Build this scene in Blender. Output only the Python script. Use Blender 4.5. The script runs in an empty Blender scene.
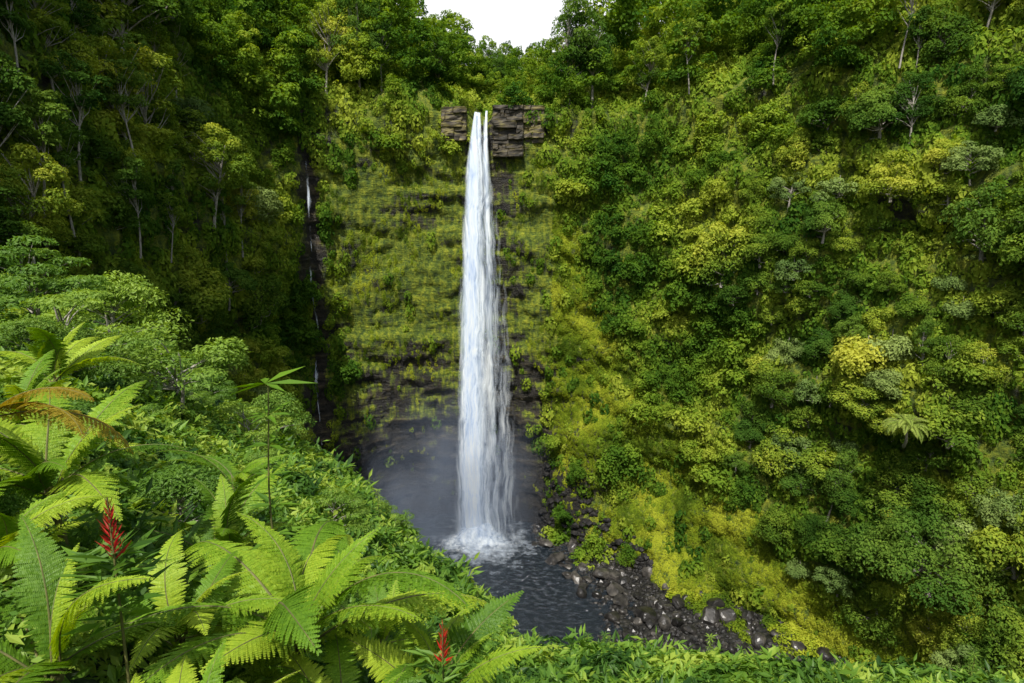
import bpy, math, random
import numpy as np
import bmesh
from mathutils import Vector, Matrix, Euler
rng=np.random.default_rng(7); random.seed(7)
scene=bpy.context.scene
COL=scene.collection
scene.view_settings.view_transform='Standard'; scene.view_settings.look='None'; scene.view_settings.exposure=0

# ---------------------------------------------------------------- helpers
def hash3(i,j,k,seed):
    h=(i.astype(np.int64)*374761393+j.astype(np.int64)*668265263+k.astype(np.int64)*2147483647+seed*1274126177)&0xFFFFFFFF
    h=((h^(h>>13))*1274126177)&0xFFFFFFFF
    h=(h^(h>>16))&0xFFFFFFFF
    return h/4294967295.0
def vnoise(p,seed=0):
    f=np.floor(p); d=p-f; d=d*d*(3-2*d); i,j,k=[f[...,a].astype(np.int64) for a in range(3)]
    r=0
    for a in (0,1):
        for b in (0,1):
            for c in (0,1):
                w=(d[...,0] if a else 1-d[...,0])*(d[...,1] if b else 1-d[...,1])*(d[...,2] if c else 1-d[...,2])
                r=r+w*hash3(i+a,j+b,k+c,seed)
    return r*2-1
def fbm(p,oct=4,seed=0):
    r=0;a=1;s=0
    for o in range(oct):
        r=r+a*vnoise(p*(2**o)+o*17.3,seed+o); s+=a; a*=.5
    return r/s
def norm(v): return v/np.maximum(np.linalg.norm(v,axis=-1,keepdims=True),1e-9)
def sm(x,a,b):
    t=np.clip((x-a)/(b-a),0,1); return t*t*(3-2*t)
def add_obj(name,mesh,parent=None,**kw):
    o=bpy.data.objects.new(name,mesh); COL.objects.link(o)
    if parent: o.parent=parent
    for k,v in kw.items(): o[k]=v
    return o
def mesh_from(name,verts,faces,mats,midx=None,smooth=False,tint=None):
    me=bpy.data.meshes.new(name)
    verts=np.asarray(verts,dtype=np.float32); faces=np.asarray(faces,dtype=np.int32)
    m,k=faces.shape
    me.vertices.add(len(verts)); me.vertices.foreach_set('co',verts.ravel())
    me.loops.add(m*k); me.loops.foreach_set('vertex_index',faces.ravel())
    me.polygons.add(m); me.polygons.foreach_set('loop_start',np.arange(0,m*k,k,dtype=np.int32))
    try: me.polygons.foreach_set('loop_total',np.full(m,k,dtype=np.int32))
    except Exception: pass
    for mt in mats: me.materials.append(mt)
    if midx is not None: me.polygons.foreach_set('material_index',np.asarray(midx,dtype=np.int32))
    me.polygons.foreach_set('use_smooth',np.full(m,smooth,dtype=bool))
    if tint is not None:
        a=me.attributes.new('tint','FLOAT','FACE'); a.data.foreach_set('value',np.asarray(tint,dtype=np.float32))
    me.update(calc_edges=True)
    return me
def quads_mesh(name,Q,tint,mats,midx=None):
    n=len(Q)
    return mesh_from(name,Q.reshape(-1,3),np.arange(n*4).reshape(n,4),mats,midx,False,tint)
def leafq(c,a,nrm,L,W,fold=.12):
    a=norm(a); b=norm(np.cross(nrm,a)); n=np.cross(a,b)
    L=L[:,None]; W=W[:,None]
    return np.stack([c-a*L, c+b*W+n*W*fold-a*L*.1, c+a*L-n*L*.12, c-b*W+n*W*fold-a*L*.1],1)
def tube(path,rad,sides=6):
    path=np.asarray(path,float); n=len(path); V=[];F=[]
    tang=norm(np.gradient(path,axis=0))
    ref=np.array([.31,.95,.07])
    for i in range(n):
        t=tang[i]; u=np.cross(t,ref); u/=max(np.linalg.norm(u),1e-6); w=np.cross(t,u)
        for k in range(sides):
            an=2*math.pi*k/sides
            V.append(path[i]+rad[i]*(math.cos(an)*u+math.sin(an)*w))
    for i in range(n-1):
        for k in range(sides):
            k2=(k+1)%sides
            F.append([i*sides+k,i*sides+k2,(i+1)*sides+k2,(i+1)*sides+k])
    return np.array(V),np.array(F)
def join_vf(parts):
    V=[];F=[];o=0
    for v,f in parts: V.append(v);F.append(f+o);o+=len(v)
    return np.concatenate(V),np.concatenate(F)

# ---------------------------------------------------------------- materials
def newmat(name):
    m=bpy.data.materials.new(name); m.use_nodes=True; nt=m.node_tree; nt.nodes.clear()
    return m,nt,nt.nodes,nt.links
def math_(nodes,links,op,a,b=None,c=None,clamp=False):
    n=nodes.new('ShaderNodeMath'); n.operation=op; n.use_clamp=clamp
    for i,x in enumerate((a,b,c)):
        if x is None: continue
        if isinstance(x,(int,float)): n.inputs[i].default_value=x
        else: links.new(x,n.inputs[i])
    return n.outputs[0]
def ramp(nodes,links,fac,stops):
    r=nodes.new('ShaderNodeValToRGB'); e=r.color_ramp.elements
    while len(e)<len(stops): e.new(.5)
    for i,(p,c) in enumerate(stops):
        e[i].position=p; e[i].color=(*c,1)
    links.new(fac,r.inputs[0]); return r.outputs[0]
def noise(nodes,links,vec,scale,detail=4,rough=.55):
    n=nodes.new('ShaderNodeTexNoise'); n.inputs['Scale'].default_value=scale; n.inputs['Detail'].default_value=detail; n.inputs['Roughness'].default_value=rough
    if vec is not None: links.new(vec,n.inputs['Vector'])
    return n.outputs[0]
def leafmat(name,stops,trans=.35,gloss=0,wr=.45,wt=.4,wn=.5,nscale=.05,rough=.5):
    m,nt,nd,lk=newmat(name)
    out=nd.new('ShaderNodeOutputMaterial')
    at=nd.new('ShaderNodeAttribute'); at.attribute_name='tint'
    oi=nd.new('ShaderNodeObjectInfo'); geo=nd.new('ShaderNodeNewGeometry')
    nz=noise(nd,lk,geo.outputs['Position'],nscale,1)
    nz=math_(nd,lk,'MULTIPLY_ADD',nz,3.0,-1.0,clamp=True)
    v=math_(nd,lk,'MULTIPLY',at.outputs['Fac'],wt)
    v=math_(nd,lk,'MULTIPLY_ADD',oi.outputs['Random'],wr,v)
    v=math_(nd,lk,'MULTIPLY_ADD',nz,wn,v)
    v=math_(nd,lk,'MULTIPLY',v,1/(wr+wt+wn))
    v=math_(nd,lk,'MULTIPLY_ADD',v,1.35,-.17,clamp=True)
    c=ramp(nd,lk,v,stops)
    d=nd.new('ShaderNodeBsdfDiffuse'); t=nd.new('ShaderNodeBsdfTranslucent')
    lk.new(c,d.inputs['Color'])
    hs=nd.new('ShaderNodeHueSaturation'); hs.inputs['Hue'].default_value=.487; hs.inputs['Saturation'].default_value=1.1; hs.inputs['Value'].default_value=1.35
    lk.new(c,hs.inputs['Color']); lk.new(hs.outputs[0],t.inputs['Color'])
    m1=nd.new('ShaderNodeMixShader'); m1.inputs[0].default_value=trans; lk.new(d.outputs[0],m1.inputs[1]); lk.new(t.outputs[0],m1.inputs[2])
    if gloss>0:
        g=nd.new('ShaderNodeBsdfGlossy'); g.inputs['Roughness'].default_value=rough; g.inputs['Color'].default_value=(.6,.7,.5,1)
        m2=nd.new('ShaderNodeMixShader'); m2.inputs[0].default_value=gloss; lk.new(m1.outputs[0],m2.inputs[1]); lk.new(g.outputs[0],m2.inputs[2]); m1=m2
    lk.new(m1.outputs[0],out.inputs[0])
    return m
def simplemat(name,stops,scale=3,rough=.8,bump=.3,stretch=(1,1,1),vary=0):
    m,nt,nd,lk=newmat(name); out=nd.new('ShaderNodeOutputMaterial'); p=nd.new('ShaderNodeBsdfPrincipled'); lk.new(p.outputs[0],out.inputs[0])
    tc=nd.new('ShaderNodeTexCoord'); mp=nd.new('ShaderNodeMapping'); mp.inputs['Scale'].default_value=stretch; lk.new(tc.outputs['Object'],mp.inputs[0])
    nz=noise(nd,lk,mp.outputs[0],scale,6,.6); f=nz
    if vary:
        oi=nd.new('ShaderNodeObjectInfo'); f=math_(nd,lk,'ADD',nz,math_(nd,lk,'MULTIPLY_ADD',oi.outputs['Random'],vary,-vary*.5))
    c=ramp(nd,lk,f,stops); lk.new(c,p.inputs['Base Color']); p.inputs['Roughness'].default_value=rough
    b=nd.new('ShaderNodeBump'); b.inputs['Strength'].default_value=bump; b.inputs['Distance'].default_value=.1; lk.new(nz,b.inputs['Height']); lk.new(b.outputs[0],p.inputs['Normal'])
    return m
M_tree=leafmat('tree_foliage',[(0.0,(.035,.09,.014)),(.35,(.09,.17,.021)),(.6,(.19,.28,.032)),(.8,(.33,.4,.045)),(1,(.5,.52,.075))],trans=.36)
M_grey=leafmat('silvery_foliage',[(0.0,(.06,.12,.035)),(.5,(.15,.23,.06)),(1,(.3,.38,.11))],trans=.26)
M_dark=leafmat('dark_foliage',[(0.0,(.028,.085,.015)),(.5,(.08,.165,.024)),(1,(.2,.3,.042))],trans=.34)
M_shrub=leafmat('hillside_foliage',[(0.0,(.032,.095,.014)),(.35,(.09,.18,.019)),(.65,(.185,.29,.028)),(1,(.36,.43,.052))],trans=.38,wr=0.01,wn=.5,nscale=.05)
M_moss=leafmat('moss_fern_foliage',[(0.0,(.05,.1,.012)),(.4,(.13,.2,.017)),(.7,(.25,.33,.024)),(1,(.42,.46,.045))],trans=.33,wr=0.01,wn=.6,nscale=.08)
M_near=leafmat('undergrowth_foliage',[(0.0,(.02,.065,.01)),(.4,(.07,.165,.018)),(.75,(.17,.31,.032)),(1,(.34,.45,.06))],trans=.4,gloss=.03,wr=0.1,wn=.5,nscale=.5)
M_fern=leafmat('fern_foliage',[(0.0,(.045,.125,.012)),(.5,(.17,.32,.02)),(1,(.44,.55,.045))],trans=.38,gloss=.03,wr=.6,wn=.2,nscale=.5,rough=.5)
M_brownfrond=leafmat('withered_fern_foliage',[(0.0,(.24,.18,.025)),(.5,(.38,.3,.04)),(1,(.5,.42,.06))],trans=.4)
M_red=leafmat('red_bract',[(0.0,(.35,.008,.01)),(1,(.75,.03,.02))],trans=.25,gloss=.06)
M_bark=simplemat('pale_bark',[(.3,(.16,.14,.11)),(.7,(.48,.45,.39))],4,.9,.4,(1,1,.3))
M_stem=simplemat('green_brown_stem',[(.3,(.07,.09,.02)),(.7,(.18,.16,.05))],8,.7,.2)
M_soil=simplemat('mossy_soil',[(.3,(.01,.02,.006)),(.7,(.035,.065,.015))],1.5,.95,.5)
M_rock=simplemat('wet_basalt',[(.25,(.008,.008,.008)),(.5,(.03,.028,.026)),(.7,(.085,.078,.068)),(.9,(.19,.17,.145))],1.2,.36,.8,vary=.3)
M_ledge=simplemat('ochre_ledge_rock',[(.3,(.012,.012,.008)),(.48,(.06,.048,.028)),(.6,(.15,.13,.035)),(.75,(.3,.24,.1))],.5,.7,1.0,(.6,.6,2.5),vary=.2)
def floormat():
    m,nt,nd,lk=newmat('stony_gorge_ground'); out=nd.new('ShaderNodeOutputMaterial'); p=nd.new('ShaderNodeBsdfPrincipled'); lk.new(p.outputs[0],out.inputs[0])
    geo=nd.new('ShaderNodeNewGeometry'); v=nd.new('ShaderNodeTexVoronoi'); v.inputs['Scale'].default_value=.8; lk.new(geo.outputs['Position'],v.inputs['Vector'])
    nz=noise(nd,lk,geo.outputs['Position'],.5,5); a=math_(nd,lk,'MULTIPLY',v.outputs['Distance'],nz)
    c=ramp(nd,lk,a,[(0,(.05,.046,.04)),(.25,(.02,.02,.018)),(.45,(.006,.006,.006))]); lk.new(c,p.inputs['Base Color']); p.inputs['Roughness'].default_value=.5
    b=nd.new('ShaderNodeBump'); b.invert=True; b.inputs['Strength'].default_value=1; b.inputs['Distance'].default_value=.5; lk.new(v.outputs['Distance'],b.inputs['Height']); lk.new(b.outputs[0],p.inputs['Normal']); return m

def cliffmat():
    m,nt,nd,lk=newmat('mossy_cliff_rock'); out=nd.new('ShaderNodeOutputMaterial'); p=nd.new('ShaderNodeBsdfPrincipled'); lk.new(p.outputs[0],out.inputs[0])
    geo=nd.new('ShaderNodeNewGeometry'); pos=geo.outputs['Position']
    sx=nd.new('ShaderNodeSeparateXYZ'); lk.new(pos,sx.inputs[0]); x,y,z=sx.outputs
    mp=nd.new('ShaderNodeMapping'); mp.inputs['Scale'].default_value=(.45,.45,2.3); lk.new(pos,mp.inputs[0])
    strata=noise(nd,lk,mp.outputs[0],.25,8,.7)
    mp2=nd.new('ShaderNodeMapping'); mp2.inputs['Scale'].default_value=(1.8,1.8,.24); lk.new(pos,mp2.inputs[0])
    streak=noise(nd,lk,mp2.outputs[0],.35,6,.68)
    rock=ramp(nd,lk,strata,[(.34,(.006,.006,.005)),(.5,(.03,.026,.019)),(.62,(.095,.075,.042)),(.78,(.22,.165,.085))])
    fine=noise(nd,lk,pos,.8,9,.72)
    fs=math_(nd,lk,'ADD',math_(nd,lk,'MULTIPLY',fine,.5),math_(nd,lk,'ADD',math_(nd,lk,'MULTIPLY',streak,.35),math_(nd,lk,'MULTIPLY',strata,.15)))
    moss=ramp(nd,lk,fs,[(.34,(.012,.03,.004)),(.43,(.045,.085,.007)),(.5,(.13,.18,.01)),(.58,(.28,.31,.016)),(.72,(.44,.42,.035))])
    big=noise(nd,lk,pos,.06,5,.6)
    a=math_(nd,lk,'ADD',math_(nd,lk,'MULTIPLY_ADD',streak,2.3,-1.15),math_(nd,lk,'MULTIPLY_ADD',strata,1.9,-.95))
    b=math_(nd,lk,'MULTIPLY_ADD',big,3.0,-1.5)
    c=math_(nd,lk,'ADD',a,b)
    zz=math_(nd,lk,'MULTIPLY_ADD',z,1/42.,-1.15); zz=math_(nd,lk,'MINIMUM',zz,.5)
    rx=math_(nd,lk,'MULTIPLY_ADD',x,1/14.,-1.3,clamp=True); zz=math_(nd,lk,'MAXIMUM',zz,math_(nd,lk,'MULTIPLY_ADD',rx,1.7,-1.2))
    c=math_(nd,lk,'ADD',c,zz)
    dx=math_(nd,lk,'ABSOLUTE',math_(nd,lk,'ADD',x,4.0)); lip=math_(nd,lk,'MULTIPLY',math_(nd,lk,'SUBTRACT',1.0,math_(nd,lk,'MULTIPLY',dx,1/18.),clamp=True),math_(nd,lk,'MULTIPLY_ADD',z,1/10.,-11.8,clamp=True))
    c=math_(nd,lk,'MULTIPLY_ADD',lip,-.4,c)
    wet=math_(nd,lk,'SUBTRACT',1.0,math_(nd,lk,'MULTIPLY',math_(nd,lk,'ABSOLUTE',math_(nd,lk,'ADD',x,5.5)),1/12.),clamp=True)
    c=math_(nd,lk,'MULTIPLY_ADD',wet,-.85,c)
    ch=math_(nd,lk,'ABSOLUTE',math_(nd,lk,'ADD',x,60.5)); ch=math_(nd,lk,'SUBTRACT',1.0,math_(nd,lk,'MULTIPLY',ch,1/3.6),clamp=True)
    ch=math_(nd,lk,'MULTIPLY',ch,math_(nd,lk,'MULTIPLY_ADD',y,1/10.,-17.5,clamp=True)); c=math_(nd,lk,'MULTIPLY_ADD',ch,-1.6,c)
    ns=nd.new('ShaderNodeSeparateXYZ'); lk.new(geo.outputs['Normal'],ns.inputs[0])
    c=math_(nd,lk,'MULTIPLY_ADD',ns.outputs[2],.8,c)
    c=math_(nd,lk,'MULTIPLY_ADD',c,1.9,.5,clamp=True)
    mix=nd.new('ShaderNodeMix'); mix.data_type='RGBA'; lk.new(c,mix.inputs['Factor']); lk.new(rock,mix.inputs[6]); lk.new(moss,mix.inputs[7])
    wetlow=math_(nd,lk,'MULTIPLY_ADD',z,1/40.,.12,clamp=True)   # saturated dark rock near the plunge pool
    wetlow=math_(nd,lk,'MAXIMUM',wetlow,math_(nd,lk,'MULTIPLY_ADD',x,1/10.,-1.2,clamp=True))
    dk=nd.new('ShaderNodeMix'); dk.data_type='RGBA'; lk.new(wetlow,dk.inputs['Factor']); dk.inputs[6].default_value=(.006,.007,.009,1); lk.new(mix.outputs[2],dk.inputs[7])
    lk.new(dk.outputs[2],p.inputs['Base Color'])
    r=math_(nd,lk,'MULTIPLY_ADD',c,.4,.45); lk.new(r,p.inputs['Roughness'])
    bp=nd.new('ShaderNodeBump'); bp.inputs['Strength'].default_value=1.0; bp.inputs['Distance'].default_value=1.5
    h=math_(nd,lk,'ADD',math_(nd,lk,'MULTIPLY',strata,1.0),math_(nd,lk,'ADD',math_(nd,lk,'MULTIPLY',fine,.8),math_(nd,lk,'MULTIPLY',streak,.5))); lk.new(h,bp.inputs['Height']); lk.new(bp.outputs[0],p.inputs['Normal'])
    return m
M_cliff=cliffmat()

# ---------------------------------------------------------------- camera
cam=bpy.data.cameras.new('camera'); cam.lens=22.0; cam.sensor_width=36; cam.clip_end=6000; cam.clip_start=.05
co=bpy.data.objects.new('camera',cam); COL.objects.link(co); co.location=(0,0,100); co.rotation_euler=(math.radians(80),0,0); scene.camera=co
CAM=np.array([0,0,100.]); c10,s10=math.cos(math.radians(10)),math.sin(math.radians(10))
def inview(p,mx=140,my=120):   # keeps only what the view could plausibly contain (with a margin)
    d=p-CAM; f=d[...,1]*c10-d[...,2]*s10; u=d[...,1]*s10+d[...,2]*c10
    f=np.maximum(f,.01); px=512+626*d[...,0]/f; py=341-626*u/f
    return px,py,(px>-mx)&(px<1024+mx)&(py>-my)&(py<683+my)&(f>.5)
SILX=[-200,0,130,240,340,450,620,900,1300]; SILY=[150,215,300,400,480,560,650,680,690]

# ---------------------------------------------------------------- light
tosun=Vector((-.13,-.53,.84)).normalized()
sun=bpy.data.lights.new('sun','SUN'); sun.energy=5.0; sun.angle=math.radians(.5); sun.color=(1,.96,.88)
so=bpy.data.objects.new('sun',sun); COL.objects.link(so); so.rotation_euler=tosun.to_track_quat('Z','Y').to_euler(); so.location=(-100,-100,300)
w=bpy.data.worlds.new('World'); scene.world=w; w.use_nodes=True; nt=w.node_tree; nt.nodes.clear()
nd=nt.nodes; lk=nt.links
out=nd.new('ShaderNodeOutputWorld'); bg=nd.new('ShaderNodeBackground'); sky=nd.new('ShaderNodeTexSky'); sky.sky_type='NISHITA'; sky.sun_disc=False
sky.sun_elevation=math.asin(tosun.z); sky.sun_rotation=math.atan2(tosun.x,tosun.y); sky.dust_density=3; sky.air_density=1
bg.inputs[1].default_value=.15
geo=nd.new('ShaderNodeTexCoord'); sp=nd.new('ShaderNodeSeparateXYZ'); lk.new(geo.outputs['Generated'],sp.inputs[0])
mp=nd.new('ShaderNodeMapping'); mp.inputs['Scale'].default_value=(1,1,2.5); lk.new(geo.outputs['Generated'],mp.inputs[0])
cn=noise(nd,lk,mp.outputs[0],2.2,6,.6)
low=math_(nd,lk,'SUBTRACT',1.0,math_(nd,lk,'MULTIPLY',sp.outputs[2],1.6),clamp=True)
ahead=math_(nd,lk,'MULTIPLY_ADD',sp.outputs[1],.9,-.1,clamp=True)
cm=math_(nd,lk,'ADD',math_(nd,lk,'MULTIPLY',cn,.9),math_(nd,lk,'MULTIPLY',low,ahead))
cm=math_(nd,lk,'MULTIPLY_ADD',cm,3.5,-1.4,clamp=True)
mx=nd.new('ShaderNodeMix'); mx.data_type='RGBA'; lk.new(cm,mx.inputs['Factor']); lk.new(sky.outputs[0],mx.inputs[6]); mx.inputs[7].default_value=(7.4,7.5,7.7,1)
lk.new(mx.outputs[2],bg.inputs[0]); lk.new(bg.outputs[0],out.inputs[0])

# ---------------------------------------------------------------- canyon hillside sheet
ST=[((-20,-60),(-60,-70),(-90,-80,165),(-160,-110,200),(-900,-600,260)),
((-38,20),(-72,20),(-100,10,168),(-170,0,215),(-1200,-100,300)),
((-45,70),(-76,75),(-102,75,168),(-170,75,220),(-1300,200,300)),
((-50,120),(-78,125),(-104,135,166),(-165,165,220),(-1300,600,300)),
((-56,158),(-75,164),(-96,188,164),(-145,240,215),(-1000,1000,290)),
((-59,185),(-65,190),(-74,222,160),(-100,275,203),(-600,1300,260)),
((-41,204),(-41,200),(-43,230,150),(-54,290,178),(-260,1500,230)),
((-12,208),(-10,198),(-6,225,139),(2,290,168),(0,1500,190)),
((8,203),(9,198),(16,226,149),(38,288,167),(200,1500,230)),
((26,186),(34,195),(48,218,152),(86,265,181),(600,1300,260)),
((48,160),(66,176),(88,190,160),(135,220,202),(1000,1000,290)),
((68,131),(94,142),(118,148,166),(175,160,220),(1300,600,300)),
((88,93),(118,98),(144,98,168),(210,98,225),(1300,200,300)),
((100,40),(130,40),(156,40,168),(220,40,225),(1200,-100,300)),
((100,-60),(130,-60),(156,-70,165),(220,-90,215),(900,-600,260))]
ctrl=[]
for b,r,h1,h2,h3 in ST:
    b=np.array(b,float); r=np.array(r,float); row=[]
    for z,f in((-4,0),(15,.27),(50,.52),(95,.78),(137,1.)):
        q=b+(r-b)*f; row.append([q[0],q[1],z])
    row+= [h1,h2,h3]; ctrl.append(row)
ctrl=np.array(ctrl,float)
NS=760
sv=np.linspace(0,len(ST)-1,NS)
i=np.clip(np.floor(sv).astype(int),0,len(ST)-2); t=(sv-i)[:,None,None]
g=lambda k: ctrl[np.clip(k,0,len(ST)-1)]
p0,p1,p2,p3=g(i-1),g(i),g(i+1),g(i+2)
C=.5*((2*p1)+(-p0+p2)*t+(2*p0-5*p1+4*p2-p3)*t**2+(-p0+3*p1-3*p2+p3)*t**3)
rows=[16,34,46,44,26,26,14]; ts=[]
for k,n in enumerate(rows): ts+=list(k+np.arange(n)/n)
ts.append(7.0); ts=np.array(ts); k=np.clip(np.floor(ts).astype(int),0,6); fr=(ts-k)[None,:,None]
G=C[:,k]*(1-fr)+C[:,k+1]*fr
for _ in range(10):
    G[:,1:-14]=.25*G[:,:-15]+.5*G[:,1:-14]+.25*G[:,2:-13]
def normals(G):
    ds=np.gradient(G,axis=0); dt=np.gradient(G,axis=1); return norm(np.cross(ds,dt))
n0=normals(G)
X,Y,Z=G[...,0],G[...,1],G[...,2]
face=sm(X,-66,-58)*(1-sm(X,10,22))*sm(Y,178,188)*(1-sm(Z,134,140))
nearfall=np.exp(-((X+10)/9)**2)*sm(Y,150,190)
lipz=np.exp(-((X+2)/12)**2)*sm(Y,185,192)*sm(Z,116,126)
A=(1-.6*face)*(1-.8*nearfall)*(1-.8*lipz)
far=sm(ts,5.2,6.5)[None,:]
d=fbm(G*np.array([.03,.03,.03]),3,1)*9*A*(1-.6*far)+fbm(G*.11,3,5)*3.4*A
led=fbm(G*np.array([.07,.07,.2])+fbm(G*.04,2,19)[...,None]*1.2,4,9); led=np.sign(led)*np.abs(led)**.6
d=d+led*(1.2+.5*face)*(1-.3*lipz)*(Z<140)+fbm(G*.5,3,12)*.8*(Z<140)
d=d+fbm(G*np.array([.2,.2,.05]),4,25)*1.7*face*(1-sm(Z,108,118))*(1-.6*nearfall)
d=d-5*sm(X,-50,-36)*(1-sm(X,8,18))*sm(Y,180,190)*np.exp(-((Z-14)/20)**2)
chute=np.exp(-((X+60.5)/1.7)**2)*sm(Y,172,180)*(1-sm(Z,122,134))
d=d-1.8*chute
G=G+n0*d[...,None]
X,Y,Z=G[...,0],G[...,1],G[...,2]
capz=(np.abs(X+1)<16)&(Y>188)&(Y<212)
G[...,2]=np.where(capz&(Z>134),134+(Z-134)*.45,Z); Z=G[...,2]
dn=np.clip(1-((X+9.5)/4.2)**2,0,1)*sm(Y,180,194)*sm(Z,128,133)*(Y<285); G[...,2]-=dn*3.0
G[...,2]+=1.5*fbm(G*.15,2,30)*(Z>137)*(1-dn)
NRM=normals(G); NTT=G.shape[1]
idx=np.arange(NS*NTT).reshape(NS,NTT)
F=np.stack([idx[:-1,:-1],idx[1:,:-1],idx[1:,1:],idx[:-1,1:]],-1).reshape(-1,4)
add_obj('canyon_hillside',mesh_from('canyon_hillside',G.reshape(-1,3),F,[M_cliff],smooth=True),kind='structure')
A1=np.linalg.norm(np.cross(G[1:,:-1]-G[:-1,:-1],G[:-1,1:]-G[:-1,:-1]),axis=-1)
cc=(G[1:,1:]+G[:-1,:-1])*.5
_,_,vis=inview(cc,170,130)
prob=A1*vis; prob[:,-15:]=0; prob/=prob.sum()
def sample_sheet(n,weight=None):
    pr=prob if weight is None else prob*weight
    pr=pr/pr.sum(); id_=rng.choice(pr.size,n,p=pr.ravel()); a,b=np.unravel_index(id_,pr.shape)
    u=rng.random((n,1));v=rng.random((n,1))
    P=(G[a,b]*(1-u)+G[a+1,b]*u)*(1-v)+(G[a,b+1]*(1-u)+G[a+1,b+1]*u)*v
    return P,NRM[a,b]
cX,cY,cZ=cc[...,0],cc[...,1],cc[...,2]
wob=12*fbm(cc*np.array([.06,.06,.05]),3,66)
cface=sm(cX+.5*wob,-60,-52)*(1-sm(cX+wob,4,20))*sm(cY,176,186)*(1-sm(cZ+wob,114,130))
cface=np.maximum(cface,sm(cX,-30,-22)*(1-sm(cX,4,11))*sm(cY,180,188)*(1-sm(cZ,122,131)))
zg=np.interp(cX,[12,28,45,60,85],[105,76,44,27,16])+12*fbm(cc*.06,2,71)
rockfoot=sm(cY,176,184)*(1-sm(cZ,18,34))
cgrass=sm(cX,9,17)*(1-sm(cZ-zg,-6,8))*sm(cY,90,105)*(1-.85*rockfoot)
cchute=np.exp(-((cX+60.5)/1.7)**2)*sm(cY,170,182)*(1-sm(cZ,118,128))
ctree=np.exp(-((cX+61)/5.5)**4)*sm(cY,160,176)*(1-sm(cZ,118,126))
clip_=np.exp(-((cX+4)/11)**2)*sm(cY,185,192)*sm(cZ,116,123)*(1-sm(cZ,132,137))
cstream=np.exp(-((cX+9)/5)**2)*(cY>190)*(cY<235)*(cZ>125)
pxy=inview(cc); hid=np.interp(pxy[0],SILX,SILY); chid=(pxy[1]>hid+70)&(cX<40)

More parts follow.
